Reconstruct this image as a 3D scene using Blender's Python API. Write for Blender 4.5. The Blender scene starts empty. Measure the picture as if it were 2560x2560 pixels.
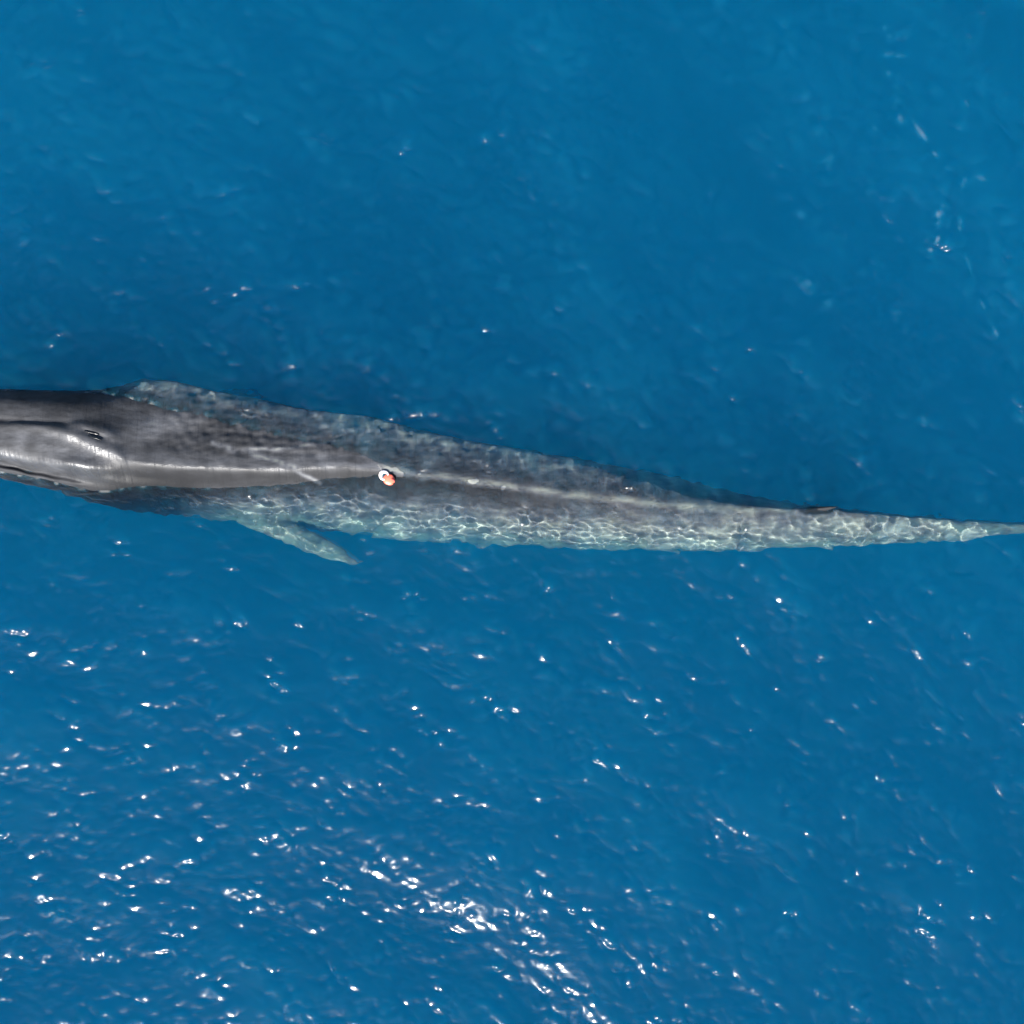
import bpy, math, random
import numpy as np

# ------------------------------------------------------------------ camera, sky, sun, exposure
S = 160.0                       # photo pixels (of 2560) per metre at the sea surface
def wx(px): return (np.asarray(px, float) - 1280.0) / S
def wy(py): return (1280.0 - np.asarray(py, float)) / S
CAM_H = 20.0
sc = bpy.context.scene
cam_d = bpy.data.cameras.new("camera")
cam = bpy.data.objects.new("camera", cam_d)
sc.collection.objects.link(cam)
cam.location = (0, 0, CAM_H)
cam.rotation_euler = (0, 0, 0)
cam_d.sensor_width = 36.0
cam_d.lens = 36.0 * CAM_H / 16.0
cam_d.clip_end = 6000
sc.camera = cam

SUN_ZENITH = 50.2
SUN_DIR = np.array([-0.3, -1.0])          # towards the sun, on the map
SUN_DIR /= np.linalg.norm(SUN_DIR)
sz, cz = math.sin(math.radians(SUN_ZENITH)), math.cos(math.radians(SUN_ZENITH))
world = bpy.data.worlds.new("World")
sc.world = world
world.use_nodes = True
wn = world.node_tree.nodes
sky = wn.new("ShaderNodeTexSky")
sky.sky_type = 'NISHITA'
sky.sun_disc = False
sky.dust_density = 0.4
sky.ozone_density = 2.5
sky.sun_elevation = math.radians(90 - SUN_ZENITH)
sky.sun_rotation = math.atan2(SUN_DIR[0], SUN_DIR[1])
bg = wn["Background"]
bg.inputs["Strength"].default_value = 0.06
world.node_tree.links.new(sky.outputs[0], bg.inputs["Color"])

sun_d = bpy.data.lights.new("sun", 'SUN')
sun_d.energy = 5.0
sun_d.angle = math.radians(0.53)
sun_d.color = (1.0, 0.965, 0.92)
sun = bpy.data.objects.new("sun", sun_d)
sc.collection.objects.link(sun)
sun.location = (SUN_DIR[0] * sz * 60, SUN_DIR[1] * sz * 60, cz * 60)
from mathutils import Vector
sun.rotation_euler = Vector((SUN_DIR[0] * sz, SUN_DIR[1] * sz, cz)).to_track_quat('Z', 'Y').to_euler()

sc.view_settings.view_transform = 'Standard'
sc.view_settings.look = 'None'
sc.view_settings.gamma = 1.0
sc.view_settings.exposure = 1.78
sc.view_settings.use_curve_mapping = False

cy = sc.cycles
cy.use_denoising = True
cy.use_adaptive_sampling = True
cy.adaptive_threshold = 0.04
cy.adaptive_min_samples = 16
cy.max_bounces = 12
cy.diffuse_bounces = 3
cy.glossy_bounces = 3
cy.transmission_bounces = 8
cy.transparent_max_bounces = 8
cy.volume_bounces = 1
cy.sample_clamp_indirect = 8.0
cy.caustics_reflective = False
cy.caustics_refractive = True
cy.blur_glossy = 0.0
sun_d.cycles.is_caustics_light = True

# ------------------------------------------------------------------ helpers
def mesh_obj(name, verts, faces, mat, parent=None, smooth=True):
    me = bpy.data.meshes.new(name)
    verts = np.asarray(verts, np.float32)
    me.vertices.add(len(verts))
    me.vertices.foreach_set("co", verts.ravel())
    faces = [np.asarray(f, np.int32) for f in faces]
    n = sum(len(f) for f in faces)
    sizes = np.concatenate([np.full(len(f), f.shape[1]) for f in faces]).astype(np.int32)
    loops = np.concatenate([f.ravel() for f in faces]).astype(np.int32)
    me.loops.add(len(loops))
    me.loops.foreach_set("vertex_index", loops)
    me.polygons.add(n)
    starts = np.concatenate([[0], np.cumsum(sizes)[:-1]]).astype(np.int32)
    me.polygons.foreach_set("loop_start", starts)
    if smooth:
        me.polygons.foreach_set("use_smooth", np.ones(n, bool))
    me.update(calc_edges=True)
    me.validate()
    if mat: me.materials.append(mat)
    ob = bpy.data.objects.new(name, me)
    sc.collection.objects.link(ob)
    ob.parent = parent
    return ob

def new_mat(name):
    m = bpy.data.materials.new(name)
    m.use_nodes = True
    nt = m.node_tree
    for n in list(nt.nodes): nt.nodes.remove(n)
    out = nt.nodes.new("ShaderNodeOutputMaterial")
    return m, nt, out

# ------------------------------------------------------------------ the sea
def band(N, L, rng, lo, hi, slope, dirn, sp, fl):
    """one band of a random sea: wavelengths lo..hi m, rms slope, direction of travel in degrees"""
    k1 = np.fft.fftfreq(N, L / N) * 2 * np.pi
    kx, ky = np.meshgrid(k1, k1, indexing='ij')
    k = np.hypot(kx, ky); k[0, 0] = 1
    ang = np.arctan2(ky, kx)
    kl, kh = 2 * np.pi / hi, 2 * np.pi / lo
    w = np.exp(-0.5 * (np.maximum(0, np.log(kl / k)) / 0.25) ** 2 - 0.5 * (np.maximum(0, np.log(k / kh)) / 0.2) ** 2)
    d = np.abs(np.cos(ang - math.radians(dirn))) ** sp * (1 - fl) + fl
    a = k ** -2.0 * w * d; a[0, 0] = 0
    z = np.fft.ifft2(a * (rng.normal(size=(N, N)) + 1j * rng.normal(size=(N, N)))).real
    gx, gy = np.gradient(z, L / N)
    return z * slope / np.sqrt(np.mean(gx ** 2 + gy ** 2))

def sea_heights(N, L, seed, X, Y):
    rng = np.random.default_rng(seed)
    t = np.clip((X + 9) / 18, 0, 1) * np.pi / 2            # crests lie flatter at one side, steeper at the other
    def pair(lo, hi, slope, d0, d1, sp, fl):
        return band(N, L, rng, lo, hi, slope, d0, sp, fl) * np.cos(t) + band(N, L, rng, lo, hi, slope, d1, sp, fl) * np.sin(t)
    patch = band(N, L, rng, 0.3, 0.9, 1.0, 50, 1, 0.6); patch /= patch.std()
    env = np.exp(0.42 * patch); env /= np.sqrt((env ** 2).mean())
    long_ = pair(1.8, 7.0, 0.055, 72, 28, 3, 0.12)
    mid = pair(0.45, 1.8, 0.06, 78, 35, 2, 0.2)
    short = pair(0.095, 0.31, 0.148, 80, 40, 1, 0.45) * env
    z = long_ + mid + short
    # lighter wave faces and crests, their light painted into the colour
    c = 0.8 * mid / mid.std() + 1.1 * short / short.std() + 0.5 * long_ / long_.std()
    p2 = pair(0.25, 5.0, 1.0, 76, 30, 5, 0.06); p2 /= p2.std()
    light_and_wash = 0.0095 * np.clip(0.30 + 0.36 * c + 0.22 * p2, 0, 2.2)
    gate = np.clip((X - 4.0) / 3, 0, 1) * np.clip((Y - 0.5) / 3, 0, 1)
    q = pair(0.5, 3.0, 1.0, 70, 22, 5, 0.05); q /= q.std()
    light_and_wash += 0.045 * gate * np.exp(-(q / 0.13) ** 2) * np.clip(0.6 * p2 + 0.5 * short / short.std() - 0.3, 0, 1.5)  # pale wisps painted in for the glow on sunlit crests
    k1 = np.fft.fftfreq(N, L / N) * 2 * np.pi
    kx, ky = np.meshgrid(k1, k1, indexing='ij'); k = np.hypot(kx, ky); k[0, 0] = 1
    H = np.fft.fft2(z)
    return z, np.fft.ifft2(-1j * kx / k * H).real, np.fft.ifft2(-1j * ky / k * H).real, light_and_wash

NS, LS = 1000, 30.0
BOTTOM = -40.0
def build_sea(mat, vmat):
    c = (np.arange(NS) + 0.5) / NS * LS - LS / 2
    X, Y = np.meshgrid(c, c, indexing='ij')
    z, dx, dy, light_and_wash = sea_heights(NS, LS, 11, X, Y)
    edge = LS / 2 - np.maximum(np.abs(X), np.abs(Y))
    f = np.clip((edge - 0.05) / 1.2, 0, 1); f = f * f * (3 - 2 * f)
    f[0, :] = f[-1, :] = 0; f[:, 0] = f[:, -1] = 0
    CH = 0.6
    V = np.stack([X + CH * dx * f, Y + CH * dy * f, z * f], -1).reshape(-1, 3)
    i = np.arange(NS * NS).reshape(NS, NS)
    F = np.stack([i[:-1, :-1], i[1:, :-1], i[1:, 1:], i[:-1, 1:]], -1).reshape(-1, 4)
    ob = mesh_obj("sea", *with_frame(V, F, i, 0.0, None), mat)
    # wash where the whale breaks the surface
    px, py = V[:, 0] * S + 1280, 1280 - V[:, 1] * S
    gap = V[:, 2] - body_top(px, py)
    wn_ = 0.5 + 0.5 * wob(px, py, 70, 31) + 0.35 * wob(px, py, 24, 32)
    wash = np.exp(-0.5 * ((gap - 0.008) / 0.026) ** 2) * np.clip(wn_, 0, 1.3) ** 2 * np.interp(px, [-400, 150, 330, 600, 1000], [1, 1, .35, .12, 0])
    wash += 1.2 * blob(px, py, 60, 1152, 60, 7, 14) * np.clip(wn_, 0, 1.3) * (gap > -.02)
    fr = np.zeros(len(ob.data.vertices), np.float32); fr[:len(V)] = (light_and_wash * f).ravel() + np.clip(wash, 0, 1.0) * 0.17
    ob.data.attributes.new("light_and_wash", 'FLOAT', 'POINT').data.foreach_set("value", fr)
    ob["kind"] = "structure"
    ob["label"] = "deep blue open sea with rippled sunlit surface"
    # the body of water under that surface: the same waves, coarser, closed by sides and a bottom
    st = 2
    zl = z * f
    for ax in (0, 1):
        for _ in range(2):
            zl = np.maximum(zl, np.maximum(np.roll(zl, 1, ax), np.roll(zl, -1, ax)))
    Vb = np.stack([X, Y, zl + VOL_LIFT], -1)[::st, ::st]
    nb = Vb.shape[0]
    j = np.arange(nb * nb).reshape(nb, nb)
    Fb = np.stack([j[:-1, :-1], j[1:, :-1], j[1:, 1:], j[:-1, 1:]], -1).reshape(-1, 4)
    Vb[0, :, 2] = Vb[-1, :, 2] = VOL_LIFT; Vb[:, 0, 2] = Vb[:, -1, 2] = VOL_LIFT
    wb = mesh_obj("sea_depth", *with_frame(Vb.reshape(-1, 3), Fb, j, VOL_LIFT, BOTTOM), vmat)
    wb["kind"] = "structure"
    wb["label"] = "clear blue water below the sea surface"
    return ob

VOL_LIFT = 0.008
def with_frame(V, F, i, ztop, bottom):
    n0 = len(V); B = 2500.0
    out = [(-B, -B, ztop), (B, -B, ztop), (B, B, ztop), (-B, B, ztop)]
    if bottom is not None:
        out += [(-B, -B, bottom), (B, -B, bottom), (B, B, bottom), (-B, B, bottom)]
    V = np.concatenate([V, np.array(out)])
    o = [n0 + q for q in range(8)]
    polys = [F]
    # open water round the patch: fans of triangles out to the horizon
    sides = [(i[:, 0], o[0], o[1]), (i[-1, :], o[1], o[2]), (i[::-1, -1], o[2], o[3]), (i[0, ::-1], o[3], o[0])]
    tris = []
    for line, a, b in sides:
        m = len(line) // 2
        for q in range(len(line) - 1):
            tris.append((line[q + 1], line[q], a if q < m else b))
        tris.append((line[m], a, b))
    polys.append(np.array(tris))
    if bottom is not None:
        polys.append(np.array([(o[0], o[4], o[5], o[1]), (o[1], o[5], o[6], o[2]), (o[2], o[6], o[7], o[3]), (o[3], o[7], o[4], o[0]), (o[4], o[7], o[6], o[5])]))
    return V, polys

def sea_material():
    m, nt, out = new_mat("sea_water")
    N, Lk = nt.nodes.new, nt.links.new
    refr = N("ShaderNodeBsdfRefraction"); refr.inputs["IOR"].default_value = 1.33; refr.inputs["Roughness"].default_value = 0.0
    tr = N("ShaderNodeBsdfTransparent")
    mixt = N("ShaderNodeMixShader"); mixt.inputs[0].default_value = 0.22
    Lk(refr.outputs[0], mixt.inputs[1]); Lk(tr.outputs[0], mixt.inputs[2])
    g1 = N("ShaderNodeBsdfGlossy"); g1.inputs["Roughness"].default_value = 0.035
    g2 = N("ShaderNodeBsdfGlossy"); g2.inputs["Roughness"].default_value = 0.24
    mixg = N("ShaderNodeMixShader"); mixg.inputs[0].default_value = 0.3
    Lk(g1.outputs[0], mixg.inputs[1]); Lk(g2.outputs[0], mixg.inputs[2])
    fr = N("ShaderNodeFresnel")
    geo = N("ShaderNodeNewGeometry")                    # the same reflectance from both sides of the surface
    io = N("ShaderNodeMapRange"); io.inputs["To Min"].default_value = 1.33; io.inputs["To Max"].default_value = 1 / 1.33
    Lk(geo.outputs["Backfacing"], io.inputs["Value"]); Lk(io.outputs[0], fr.inputs["IOR"])
    mix = N("ShaderNodeMixShader")
    Lk(fr.outputs[0], mix.inputs[0]); Lk(mixt.outputs[0], mix.inputs[1]); Lk(mixg.outputs[0], mix.inputs[2])
    fa = N("ShaderNodeAttribute"); fa.attribute_name = "light_and_wash"
    df = N("ShaderNodeBsdfDiffuse"); df.inputs["Color"].default_value = (0.30, 0.62, 0.70, 1)
    wh = N("ShaderNodeMix"); wh.data_type = 'RGBA'; wh.inputs[6].default_value = (0.02, 0.46, 0.66, 1); wh.inputs[7].default_value = (.75, .78, .76, 1)  # colours of the painted wave light and of the wash
    fm = N("ShaderNodeMapRange"); fm.inputs["From Min"].default_value = 0.02; fm.inputs["From Max"].default_value = 0.08; Lk(fa.outputs["Fac"], fm.inputs["Value"]); Lk(fm.outputs[0], wh.inputs["Factor"]); Lk(wh.outputs[2], df.inputs["Color"])
    mixf = N("ShaderNodeMixShader")
    Lk(fa.outputs["Fac"], mixf.inputs[0]); Lk(mix.outputs[0], mixf.inputs[1]); Lk(df.outputs[0], mixf.inputs[2])
    Lk(mixf.outputs[0], out.inputs["Surface"])
    return m

def depth_material():
    m, nt, out = new_mat("sea_depth")
    N, Lk = nt.nodes.new, nt.links.new
    vs = N("ShaderNodeVolumeScatter"); vs.inputs["Color"].default_value = (0.0, 0.44, 0.95, 1); vs.inputs["Density"].default_value = 0.245; vs.inputs["Anisotropy"].default_value = -0.15
    va = N("ShaderNodeVolumeAbsorption"); va.inputs["Color"].default_value = (0.0, 0.80, 0.955, 1); va.inputs["Density"].default_value = 0.595
    add = N("ShaderNodeAddShader")
    Lk(vs.outputs[0], add.inputs[0]); Lk(va.outputs[0], add.inputs[1])
    Lk(add.outputs[0], out.inputs["Volume"])
    return m



# ------------------------------------------------------------------ the whale
def curve(pts, smooth=25.0):
    xs, ys = np.array(pts, float).T
    g = np.arange(xs[0], xs[-1] + 1, 2.0)
    v = np.interp(g, xs, ys)
    r = int(smooth * 3 / 2)
    ker = np.exp(-0.5 * (np.arange(-r, r + 1) * 2.0 / smooth) ** 2); ker /= ker.sum()
    sm = np.convolve(np.pad(v, r, mode='edge'), ker, mode='valid')
    m = np.clip(np.minimum(g - xs[0], xs[-1] - g) / (2 * smooth), 0, 1)      # keep the ends exact
    v = v * (1 - m) + sm * m
    return lambda x: np.interp(x, g, v)

TOP = curve([(-390, 1030), (-370, 1008), (-330, 985), (-200, 966), (0, 968), (170, 973), (270, 964), (310, 952), (350, 944), (400, 946), (460, 954), (520, 972), (640, 993),
             (742, 1016), (927, 1038), (1060, 1075), (1180, 1098), (1300, 1119), (1400, 1136), (1500, 1153), (1600, 1172), (1700, 1191), (1800, 1218), (1900, 1240),
             (2000, 1258), (2100, 1270), (2300, 1288), (2400, 1296), (2560, 1307), (2700, 1312), (2810, 1316)], 14)
BOT = curve([(-390, 1034), (-370, 1062), (-330, 1092), (-200, 1140), (0, 1199), (100, 1221), (185, 1248), (280, 1277), (400, 1291), (530, 1303), (640, 1310), (750, 1320), (860, 1335),
             (960, 1349), (1080, 1352), (1200, 1362), (1400, 1371), (1500, 1376), (1600, 1377), (1800, 1378), (2000, 1372), (2200, 1366), (2300, 1360), (2400, 1353),
             (2480, 1345), (2560, 1335), (2700, 1329), (2810, 1326)], 14)
RIDGE = curve([(-390, 1032), (0, 1062), (100, 1066), (170, 1074), (250, 1105), (300, 1132), (345, 1150), (440, 1161), (560, 1166), (700, 1170), (760, 1165), (850, 1161), (950, 1168),
               (1060, 1186), (1150, 1197), (1300, 1218), (1450, 1239), (1600, 1253), (1700, 1264), (1800, 1271), (1950, 1276), (2100, 1281), (2300, 1294), (2400, 1302), (2560, 1316), (2810, 1321)], 12)
ZR = curve([(-390, -.3), (-330, 0.0), (-200, .2), (0, .30), (250, .34), (345, .25), (500, .18), (700, .115), (850, .045), (960, .012), (1060, -.018), (1200, -.035), (1500, -.045), (1700, -.04), (1950, -.09),
            (2100, -.20), (2300, -.33), (2560, -.45), (2810, -.5)], 50)
ZE = curve([(-390, -.35), (-200, -.25), (0, -.28), (200, -.42), (300, -.30), (450, -.26), (560, -.28), (700, -.30), (1000, -.33), (1500, -.38), (1900, -.50), (2300, -.65), (2560, -.6), (2810, -.56)], 60)
ZL = curve([(-390, -.35), (-200, -.25), (0, -.28), (200, -.42), (330, -.75), (500, -.95), (1000, -1.0), (1500, -.95), (1900, -.85), (2300, -.72), (2560, -.6), (2810, -.56)], 60)
ZB = curve([(-390, -.4), (-330, -.6), (-200, -.8), (0, -1.2), (300, -1.7), (700, -2.0), (1200, -1.9), (1800, -1.5), (2300, -1.15), (2560, -.98), (2810, -.62)], 60)
NEXP = curve([(-390, 2.4), (0, 3.0), (200, 2.8), (380, 1.5), (700, 1.5), (1600, 1.5), (2300, 2.0), (2810, 2.0)], 30)
MUP = curve([(-390, .5), (220, .5), (380, .95), (1700, .95), (2200, .6), (2810, .5)], 30)
NLOW = curve([(-390, 2.4), (0, 3.0), (200, 2.6), (330, 1.1), (800, 1.05), (1100, 1.4), (2810, 2.0)], 30)
MLOW = curve([(-390, .5), (200, .5), (330, .8), (800, .8), (1100, .55), (2810, .5)], 30)

def low_u(a): return (np.sqrt(a * a + 0.0225) - 0.15) / (math.sqrt(1.0225) - 0.15)       # a rounded crest

def loft(rings, closed_ends=True):
    R = np.array(rings); n, m = R.shape[:2]
    i = np.arange(n * m).reshape(n, m)
    F = np.stack([i[:-1], np.roll(i[:-1], -1, 1), np.roll(i[1:], -1, 1), i[1:]], -1).reshape(-1, 4)
    V = R.reshape(-1, 3)
    c0, c1 = len(V), len(V) + 1
    V = np.concatenate([V, [R[0].mean(0)], [R[-1].mean(0)]])
    T = np.concatenate([np.stack([np.full(m, c0), np.roll(i[0], -1), i[0]], -1), np.stack([np.full(m, c1), i[-1], np.roll(i[-1], -1)], -1)])
    return V, F, T

def whale_shells():
    shells = []
    th = np.linspace(0, 2 * np.pi, 120, endpoint=False)
    rings = []
    for x in np.arange(-390, 2811, 6.0):
        u, s = np.cos(th), np.sin(th)
        t, b, r = TOP(x), BOT(x), RIDGE(x)
        y = np.where(u > 0, r + (t - r) * u, r + (r - b) * u)
        zr, zu, zl, au = ZR(x), ZE(x), ZL(x), np.abs(u)
        up = np.where(u > 0, zu + (zr - zu) * np.maximum(0, 1 - au ** NEXP(x)) ** MUP(x), zl + (zr - zl) * np.maximum(0, 1 - low_u(au) ** NLOW(x)) ** MLOW(x))
        ze = np.interp(u, [-1, 1], [zl, zu])
        dn = ze - (ze - ZB(x)) * np.sqrt(np.maximum(0, 1 - u ** 2))
        z = np.where(s >= 0, up, dn)
        rings.append(np.stack([np.full_like(th, wx(x)), wy(y), z], -1))
    shells.append(loft(rings))
    def limb(spine, half, thick, up=(0, 0, 1)):
        P = np.array([(wx(a), wy(b), c) for a, b, c in spine])
        q = np.linspace(0, len(P) - 1, 30); k = np.arange(len(P))
        P = np.stack([np.interp(q, k, P[:, j]) for j in range(3)], -1)
        for _ in range(3): P[1:-1] = (P[:-2] + 2 * P[1:-1] + P[2:]) / 4
        hw = np.interp(q, k, half) / S; tk = np.interp(q, k, thick)
        out = []
        for j in range(len(P)):
            d = P[min(j + 1, len(P) - 1)] - P[max(j - 1, 0)]; d /= np.linalg.norm(d)
            c = np.cross(np.array(up, float), d); c /= np.linalg.norm(c)
            nn = np.cross(d, c)
            out.append(P[j] + np.outer(np.cos(th[::3]) * hw[j], c) + np.outer(np.sin(th[::3]) * tk[j], nn))
        return loft(out)
    # flippers: the sunlit one spread at the side, the other hanging down
    shells.append(limb([(590, 1270, -.74), (640, 1300, -.75), (690, 1324, -.76), (745, 1349, -.77), (800, 1374, -.78), (845, 1394, -.8), (890, 1410, -.82)], [44, 36, 30, 28, 27, 20, 3], [.13, .12, .1, .08, .06, .04, .015]))
    shells.append(limb([(410, 1000, -.75), (440, 980, -1.1), (480, 972, -1.5), (540, 965, -1.9), (600, 960, -2.3)], [42, 36, 30, 22, 3], [.15, .12, .1, .07, .02], up=(0, 1, 0)))
    # flukes, past the frame
    for sg in (-1, 1):
        shells.append(limb([(2790, 1321, -.55), (2850, 1321 + sg * 90, -.56), (2930, 1321 + sg * 210, -.58), (3020, 1321 + sg * 340, -.62)], [95, 75, 45, 4], [.11, .07, .04, .01]))
    # dorsal fin: lens-shaped slices, swept back
    rings = []
    for k in np.linspace(0, 1, 16):
        x0 = 1925 + 150 * k ** 0.8; x1 = 2118 - 40 * math.sin(math.pi * min(1, k * 1.0)) * 0.8 - 22 * k
        if k == 1: x0 = x1 - 6
        z = -.24 + .37 * k
        cxx, hx = (x0 + x1) / 2, (x1 - x0) / 2
        hy = (0.07 * (1 - k) + 0.014) * S
        yy = np.interp(cxx, [1925, 2118], [1276, 1281]) - 13 * k ** 1.5
        rings.append(np.stack([wx(cxx + hx * np.cos(th[::3])), wy(yy + hy * np.sin(th[::3])), np.full(40, z)], -1)[::-1])
    shells.append(loft(rings))
    return shells

def gl(y, yc, sg): return np.exp(-0.5 * ((y - yc) / sg) ** 2)
def win(x, a, b, f): 
    t = np.clip((x - a) / f, 0, 1) * np.clip((b - x) / f, 0, 1)
    return t * t * (3 - 2 * t)
def blob(x, y, cx, cy_, rx, ry, deg=0.0):
    c, s_ = math.cos(math.radians(deg)), math.sin(math.radians(deg))
    a, b = (x - cx) * c + (y - cy_) * s_, -(x - cx) * s_ + (y - cy_) * c
    return np.exp(-0.5 * ((a / rx) ** 2 + (b / ry) ** 2))
def stroke(x, y, pts, w):
    d = np.full_like(x, 1e9)
    P = np.array(pts, float)
    for p, q in zip(P[:-1], P[1:]):
        v = q - p; t = np.clip(((x - p[0]) * v[0] + (y - p[1]) * v[1]) / (v @ v), 0, 1)
        d = np.minimum(d, np.hypot(x - p[0] - t * v[0], y - p[1] - t * v[1]))
    return np.exp(-0.5 * (d / w) ** 2)

def wob(x, y, scale, seed):
    rg = np.random.default_rng(seed); v = np.zeros_like(x)
    for k in range(14):
        a = rg.uniform(0, 2 * np.pi); f = 2 * np.pi / scale * rg.uniform(.5, 1.8)
        v += np.sin(f * (x * np.cos(a) + y * np.sin(a)) + rg.uniform(0, 6.28))
    return v / 3.7

def relief(x, y):
    x, y = x + 2 * wob(x, y, 90, 1), y + 1.0 * wob(x, y, 90, 2)
    amp = 1 + 0.22 * wob(x, y, 45, 3)
    return _relief(x, y) * (1 + (np.clip(amp, .6, 1.4) - 1) * np.clip((x - 260) / 120, 0, 1)) + 0.002 * wob(x, y, 90, 4) + (0.011 * wob(x, y, 75, 14) + 0.006 * wob(x, y, 28, 15)) * np.clip((RIDGE(x) - 14 - y) / 25, 0, 1) * win(x, 360, 1300, 120) + 0.0008 * wob(x, y, 18, 5)

def _relief(x, y):
    """raised and sunk forms of the back and head, in metres, over the map in photo pixels"""
    r = RIDGE(x)
    dz = 0.026 * gl(y, r, 14) * win(x, 300, 1960, 160) * np.interp(x, [300, 600, 1200, 1960], [1, .9, .7, .5])
    # rostrum: median ridge with a furrow beside it
    dz += 0.035 * gl(y, r + 3, 10) * win(x, -330, 240, 60)
    dz -= 0.034 * np.interp(x, [-330, -200, 60, 232], [0, 1, 1, 0]) * gl(y, np.interp(x, [-330, 0, 100, 170, 240], [1045, 1053, 1057, 1059, 1056]), 5.0)
    # splash guard: two swells that meet in front of the blowholes
    dz += 0.05 * stroke(x, y, [(40, 1066), (130, 1071), (220, 1092), (270, 1115), (320, 1143)], 12) * np.interp(x, [40, 200], [0, 1]) 
    dz += 0.04 * stroke(x, y, [(205, 1066), (250, 1072), (300, 1094)], 10)
    dz -= 0.02 * stroke(x, y, [(228, 1081), (272, 1098)], 6)
    # swell of the rostrum's near side towards the blowholes, hollow behind them
    dz += 0.09 * blob(x, y, 215, 1165, 55, 14, 10) + 0.05 * blob(x, y, 120, 1110, 110, 25, 6)
    dz -= 0.05 * blob(x, y, 330, 1192, 70, 9, 4)
    # mouth line: a gap between the rostrum and the lower jaw
    j = np.interp(x, [-390, -200, 0, 60, 130, 215, 330], [1080, 1110, 1150, 1163, 1176, 1190, 1212])
    dep = np.interp(x, [-390, 0, 110, 200, 330], [.2, .22, .20, .08, .0])
    dz -= dep * 0.6 * gl(y, j + 6, 9)
    jaw = 1 / (1 + np.exp(-(y - j - 6) / 4.0))
    dz -= jaw * np.interp(x, [-390, 0, 150, 260, 360], [.16, .17, .15, .07, 0])
    dz += 0.05 * gl(y, j + 22, 6) * win(x, -390, 240, 60)
    # faint shoulder hollows
    dz -= 0.03 * blob(x, y, 420, 1100, 60, 22, -12) + 0.03 * blob(x, y, 300, 1040, 50, 18)
    return dz

def pigment_and_light(x, y):
    """paleness of the skin, with some light and shade painted in: dark back, pale chevrons and blaze behind the head, pale flanks"""
    r, bot, top = RIDGE(x), BOT(x), TOP(x)
    x0, y0 = x, y
    x, y = x + 2.5 * wob(x, y, 90, 7), y + 1.6 * wob(x, y, 80, 8)
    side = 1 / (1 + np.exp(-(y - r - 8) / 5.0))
    p = 0.088 - 0.086 * side * win(x, 150, 1500, 150)  # skin below the ridge painted darker for its lack of sky sheen
    p += 0.11 * np.clip((x - 560) / 350, 0, 1) * np.clip((1900 - x) / 300, 0, 1) * (1 - side)  # submerged back painted lighter to offset its dimming under water
    p += 0.30 * stroke(x, y, [(540, 1110), (600, 1127), (690, 1150), (735, 1168), (795, 1207)], 4.0) * (1 + .4 * wob(x, y, 30, 9))
    p += 0.22 * stroke(x, y, [(610, 1124), (735, 1121), (775, 1112), (835, 1102)], 3.0) * (1 + .4 * wob(x, y, 30, 10))
    p += 0.13 * blob(x, y, 395, 1062, 55, 24, -10) + 0.08 * blob(x, y, 480, 1040, 40, 16, -25)
    p += 0.06 * gl(y, r - 10, 18) * win(x, 320, 900, 100) + 0.42 * gl(y, r, 6) * win(x, 850, 2050, 200)  # submerged ridge painted pale in place of its wet highlight
    p += 0.12 * blob(x, y, 280, 1145, 60, 22) + 0.08 * blob(x, y, 110, 1110, 110, 30, 6)
    # pale flanks and flippers
    flank = 0.66 / (1 + np.exp(-(y - (bot - np.interp(x, [400, 900, 1200, 1600], [34, 78, 88, 72]))) / np.interp(x, [500, 1000], [14, 22]))) * win(x, 400, 2900, 160)
    p += np.where(y0 > bot + 4, 0.85, flank)
    p += 0.30 * (1 + .4 * wob(x0, y0, 45, 13)) / (1 + np.exp((y - (top + np.interp(x, [300, 600, 1500, 2000], [22, 42, 36, 12]))) / 13.0)) * win(x, 250, 2900, 100)
    p += 0.22 * blob(x, y, 385, 962, 70, 16, 4)  # shoulder patch painted brighter in place of rippling sunlight
    return p * (1 + 0.2 * wob(x0, y0, 90, 12))

def wetness(x, y):
    w = blob(x, y, 250, 1115, 60, 22, 18) + blob(x, y, 215, 1178, 60, 16, 10) + blob(x, y, 20, 1142, 60, 12, 14) + .75 * gl(y, RIDGE(x) + 1, 6) * win(x, 300, 1400, 80)
    return np.clip(w, 0, 1)

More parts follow.
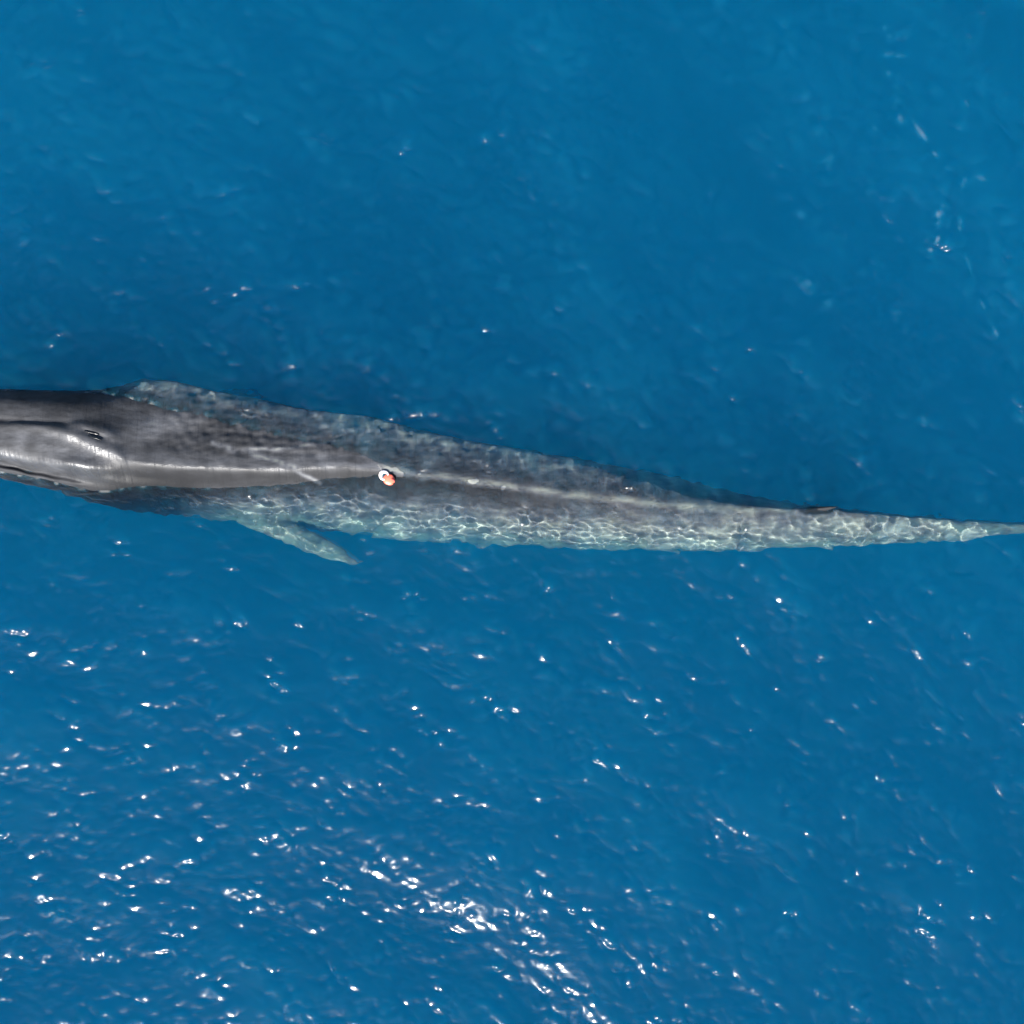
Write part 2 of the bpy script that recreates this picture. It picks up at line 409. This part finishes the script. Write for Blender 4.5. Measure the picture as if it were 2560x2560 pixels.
def build_whale(mat):
    V, FQ, FT, o = [], [], [], 0
    for v, f, t in whale_shells():
        V.append(v); FQ.append(f + o); FT.append(t + o); o += len(v)
    ob = mesh_obj("whale", np.concatenate(V), [np.concatenate(FQ), np.concatenate(FT)], None)
    m = ob.modifiers.new("r", 'REMESH'); m.mode = 'VOXEL'; m.voxel_size = 0.021; m.use_smooth_shade = True
    m2 = ob.modifiers.new("s", 'SMOOTH'); m2.iterations = 8; m2.factor = 0.5
    dg = bpy.context.evaluated_depsgraph_get()
    me = bpy.data.meshes.new_from_object(ob.evaluated_get(dg))
    ob.modifiers.clear()
    old = ob.data; ob.data = me; bpy.data.meshes.remove(old); me.name = "whale"
    n = len(me.vertices)
    co = np.empty(n * 3, np.float32); me.vertices.foreach_get("co", co); co = co.reshape(-1, 3).astype(float)
    no = np.empty(n * 3, np.float32); me.vertices.foreach_get("normal", no); no = no.reshape(-1, 3)
    px, py = co[:, 0] * S + 1280, 1280 - co[:, 1] * S
    fin = np.clip((co[:, 2] - ZR(px) - 0.01) / 0.04, 0, 1) * ((px > 1900) & (px < 2140))
    w = np.clip((no[:, 2] - 0.05) / 0.4, 0, 1)
    co[:, 2] += relief(px, py) * w
    me.vertices.foreach_set("co", co.astype(np.float32).ravel())
    at = me.attributes.new("pigment_and_light", 'FLOAT', 'POINT')
    at.data.foreach_set("value", (pigment_and_light(px, py) * (1 - fin) + 0.04 * fin).astype(np.float32))
    aw = me.attributes.new("wet", 'FLOAT', 'POINT')
    aw.data.foreach_set("value", wetness(px, py).astype(np.float32))
    me.polygons.foreach_set("use_smooth", np.ones(len(me.polygons), bool))
    me.update()
    me.materials.append(mat)
    ob["label"] = "long grey whale gliding just under the surface with its back awash"
    ob["category"] = "whale"
    ob.cycles.is_caustics_receiver = True
    return ob

def whale_skin():
    m, nt, out = new_mat("whale_skin")
    N, Lk = nt.nodes.new, nt.links.new
    b = N("ShaderNodeBsdfPrincipled")
    tc = N("ShaderNodeTexCoord")
    mp = N("ShaderNodeMapping"); mp.inputs["Scale"].default_value = (1.0, 3.0, 2.0)
    Lk(tc.outputs["Object"], mp.inputs["Vector"])
    n1 = N("ShaderNodeTexNoise"); n1.inputs["Scale"].default_value = 3.0; n1.inputs["Detail"].default_value = 6; n1.inputs["Roughness"].default_value = 0.62
    Lk(mp.outputs[0], n1.inputs["Vector"])
    n2 = N("ShaderNodeTexNoise"); n2.inputs["Scale"].default_value = 26.0; n2.inputs["Detail"].default_value = 3
    Lk(mp.outputs[0], n2.inputs["Vector"])
    mr = N("ShaderNodeMapRange"); mr.inputs["From Min"].default_value = 0.34; mr.inputs["From Max"].default_value = 0.68
    mr.inputs["To Min"].default_value = 0.55; mr.inputs["To Max"].default_value = 1.45
    Lk(n1.outputs["Fac"], mr.inputs["Value"])
    at = N("ShaderNodeAttribute"); at.attribute_name = "pigment_and_light"
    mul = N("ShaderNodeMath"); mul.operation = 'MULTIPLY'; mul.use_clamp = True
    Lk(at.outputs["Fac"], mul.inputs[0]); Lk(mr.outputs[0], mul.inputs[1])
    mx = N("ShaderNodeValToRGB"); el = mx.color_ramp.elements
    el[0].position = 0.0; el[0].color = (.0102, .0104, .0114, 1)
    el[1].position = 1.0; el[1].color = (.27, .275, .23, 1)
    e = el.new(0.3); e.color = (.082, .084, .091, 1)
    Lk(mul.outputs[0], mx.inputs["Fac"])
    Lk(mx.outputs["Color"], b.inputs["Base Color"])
    wt = N("ShaderNodeAttribute"); wt.attribute_name = "wet"
    ro = N("ShaderNodeMapRange"); ro.inputs["To Min"].default_value = 0.60; ro.inputs["To Max"].default_value = 0.28
    Lk(wt.outputs["Fac"], ro.inputs["Value"]); Lk(ro.outputs[0], b.inputs["Roughness"])
    sp = N("ShaderNodeMapRange"); sp.inputs["To Min"].default_value = 0.07; sp.inputs["To Max"].default_value = 0.48
    Lk(wt.outputs["Fac"], sp.inputs["Value"]); Lk(sp.outputs[0], b.inputs["Specular IOR Level"])
    bp = N("ShaderNodeBump"); bp.inputs["Strength"].default_value = 0.3; bp.inputs["Distance"].default_value = 0.01
    Lk(n2.outputs["Fac"], bp.inputs["Height"])
    # runnels of water draining down the sides
    mp2 = N("ShaderNodeMapping"); mp2.inputs["Scale"].default_value = (13.0, 1.6, 1.0)
    Lk(tc.outputs["Object"], mp2.inputs["Vector"])
    n3 = N("ShaderNodeTexNoise"); n3.inputs["Scale"].default_value = 1.0; n3.inputs["Detail"].default_value = 3; n3.inputs["Distortion"].default_value = 0.3
    Lk(mp2.outputs[0], n3.inputs["Vector"])
    bp2 = N("ShaderNodeBump"); bp2.inputs["Strength"].default_value = 0.6; bp2.inputs["Distance"].default_value = 0.02
    Lk(n3.outputs["Fac"], bp2.inputs["Height"]); Lk(bp.outputs[0], bp2.inputs["Normal"])
    Lk(bp2.outputs[0], b.inputs["Normal"])
    Lk(b.outputs[0], out.inputs["Surface"])
    return m

whale = build_whale(whale_skin())

def body_top(x, y):
    """height of the back over the map (photo pixels)"""
    x = np.clip(x, -390, 2810)
    r, t, b = RIDGE(x), TOP(x), BOT(x)
    u = np.where(y < r, (r - y) / np.maximum(r - t, 1), (r - y) / np.maximum(b - r, 1))
    au = np.clip(np.abs(u), 0, 1)
    zr, zu, zl = ZR(x), ZE(x), ZL(x)
    z = np.where(u > 0, zu + (zr - zu) * (1 - au ** NEXP(x)) ** MUP(x), zl + (zr - zl) * (1 - low_u(au) ** NLOW(x)) ** MLOW(x))
    return np.where(np.abs(u) < 1, z + relief(x, y), -9.0)

sea = build_sea(sea_material(), depth_material())
sea.cycles.is_caustics_caster = True

from mathutils.bvhtree import BVHTree
_wt = BVHTree.FromPolygons([v.co[:] for v in whale.data.vertices], [p.vertices[:] for p in whale.data.polygons])
def on_whale(px, py):
    hit, nor, _, _ = _wt.ray_cast(Vector((float(wx(px)), float(wy(py)), 5.0)), Vector((0, 0, -1)))
    return hit, nor

def simple_mat(name, col, rough=0.4, spec=0.5, noise=0.15, scale=40.0):
    m, nt, out = new_mat(name)
    N, Lk = nt.nodes.new, nt.links.new
    b = N("ShaderNodeBsdfPrincipled"); b.inputs["Roughness"].default_value = rough; b.inputs["Specular IOR Level"].default_value = spec
    tc = N("ShaderNodeTexCoord"); n = N("ShaderNodeTexNoise"); n.inputs["Scale"].default_value = scale; n.inputs["Detail"].default_value = 3
    Lk(tc.outputs["Object"], n.inputs["Vector"])
    mx = N("ShaderNodeMix"); mx.data_type = 'RGBA'
    Lk(n.outputs["Fac"], mx.inputs["Factor"])
    mx.inputs[6].default_value = tuple(c * (1 - noise) for c in col) + (1,); mx.inputs[7].default_value = tuple(min(1, c * (1 + noise)) for c in col) + (1,)
    Lk(mx.outputs[2], b.inputs["Base Color"]); Lk(b.outputs[0], out.inputs["Surface"])
    return m

def blowhole(a, b, half, mat):
    """a slit with a raised lip, lying on the head between two photo points"""
    n, m = 24, 14
    ax, bx = np.array(a, float), np.array(b, float)
    d = (bx - ax); L = np.linalg.norm(d); d /= L; nn = np.array([-d[1], d[0]])
    rings = []
    for i in range(n):
        t = i / (n - 1); w = half * math.sqrt(max(0.0, 1 - (2 * t - 1) ** 2)) + 0.3
        ring = []
        for j in range(m):
            th = 2 * math.pi * j / m
            p = ax + d * L * t + nn * math.cos(th) * w
            hit, _ = on_whale(*p)
            ring.append((float(wx(p[0])), float(wy(p[1])), hit.z + 0.010 + 0.012 * math.sin(th) * (w / half)))
        rings.append(ring)
    V, F, T = loft(rings)
    return mesh_obj("blowhole", V, [F, T], mat, whale)

slit = simple_mat("blowhole_skin", (.006, .006, .007), 0.25)
blowhole((230, 1081), (266, 1090), 2.0, slit)
blowhole((240, 1092), (274, 1103), 2.0, slit)

# ------------------------------------------------------------------ the suction-cup tag on its back
def lathe_like(outline_fn, n=40, levels=None):
    """stack of closed outlines (list of (scale_fn, z))"""
    rings = [[(x, y, z) for x, y in outline_fn(k, n)] for k, z in levels]
    return loft(rings)

def build_tag():
    c, nor = on_whale(966, 1193)
    root = bpy.data.objects.new("whale_tag", None); sc.collection.objects.link(root)
    root.location = (c.x, c.y, c.z)
    root.rotation_euler = (0, 0, math.radians(-41))
    root.scale = (.84, .84, .55)
    root["label"] = "orange and white suction-cup tag stuck on the whale's back"
    root["category"] = "tag"
    white = simple_mat("tag_white", (.62, .56, .52), 0.35)
    orange = simple_mat("tag_orange", (.74, .13, .075), 0.45)
    red = simple_mat("tag_red", (.40, .02, .03), 0.4)
    glass = simple_mat("tag_window", (.012, .05, .07), 0.08)
    rub = simple_mat("tag_rubber", (.25, .24, .22), 0.5)
    # local frame: +x towards the pointed float end; metres
    th = np.linspace(0, 2 * np.pi, 40, endpoint=False)
    def ring(cx, rx, ry, z, pinch=0.0):
        x = np.cos(th); y = np.sin(th)
        return np.stack([cx + rx * x, ry * y * (1 - pinch * np.clip(x, 0, 1)), np.full(40, z)], -1)
    # collar round the window
    R = [ring(-.04, .070, .070, .03), ring(-.04, .104, .090, .035, .3), ring(-.04, .118, .100, .065, .3), ring(-.04, .108, .093, .095, .3), ring(-.04, .086, .078, .110, .3), ring(-.035, .062, .060, .104, .3), ring(-.035, .055, .054, .085, .3)]
    V, F, T = loft(R); mesh_obj("collar", V, [F, T], white, root)
    R = [ring(-.035, .057, .056, .07, .3), ring(-.035, .055, .054, .080, .3), ring(-.035, .045, .043, .087, .3), ring(-.035, .022, .021, .090), ring(-.035, .004, .004, .091)]
    V, F, T = loft(R); mesh_obj("window", V, [F, T], glass, root)
    R = []
    for x, hy, h in [(-.005, .07, .06), (.025, .085, .07), (.04, .100, .088), (.075, .104, .096), (.11, .098, .092), (.15, .078, .078), (.18, .050, .058), (.195, .020, .04)]:
        R.append(np.stack([np.full(40, x - .012) - 0.02 * np.abs(np.sin(th)), hy * np.cos(th), .062 + (h * .62) * np.sin(th)], -1))
    V, F, T = loft(R); mesh_obj("float", V, [F, T], orange, root)
    # keel fin at the tail of the float
    R = []
    for k in np.linspace(0, 1, 8):
        R.append(np.stack([.115 + .02 * k + (.055 - .03 * k) * np.cos(th), .05 + .012 * np.sin(th) * (1 - .5 * k), np.full(40, .085 + .05 * k)], -1))
    V, F, T = loft(R); mesh_obj("tail_fin", V, [F, T], red, root)
    # whip antenna
    R = [np.stack([np.full(8, -.11 - .16 * k), .03 + .05 * k + .003 * np.cos(th[::5]), .10 + .05 * k + .003 * np.sin(th[::5])], -1) for k in np.linspace(0, 1, 8)]
    V, F, T = loft(R); mesh_obj("antenna", V, [F, T], rub, root)
    for x, y in [(-.10, -.05), (-.10, .05), (.06, -.05), (.06, .05)]:
        R = [ring(x, .030, .030, -.02), ring(x, .030, .030, .002), ring(x, .020, .020, .012), ring(x, .010, .010, .022), ring(x, .010, .010, .045)]
        V, F, T = loft(R); mesh_obj("suction_cup", V, [F, T], rub, root)
    return root
tag = build_tag()
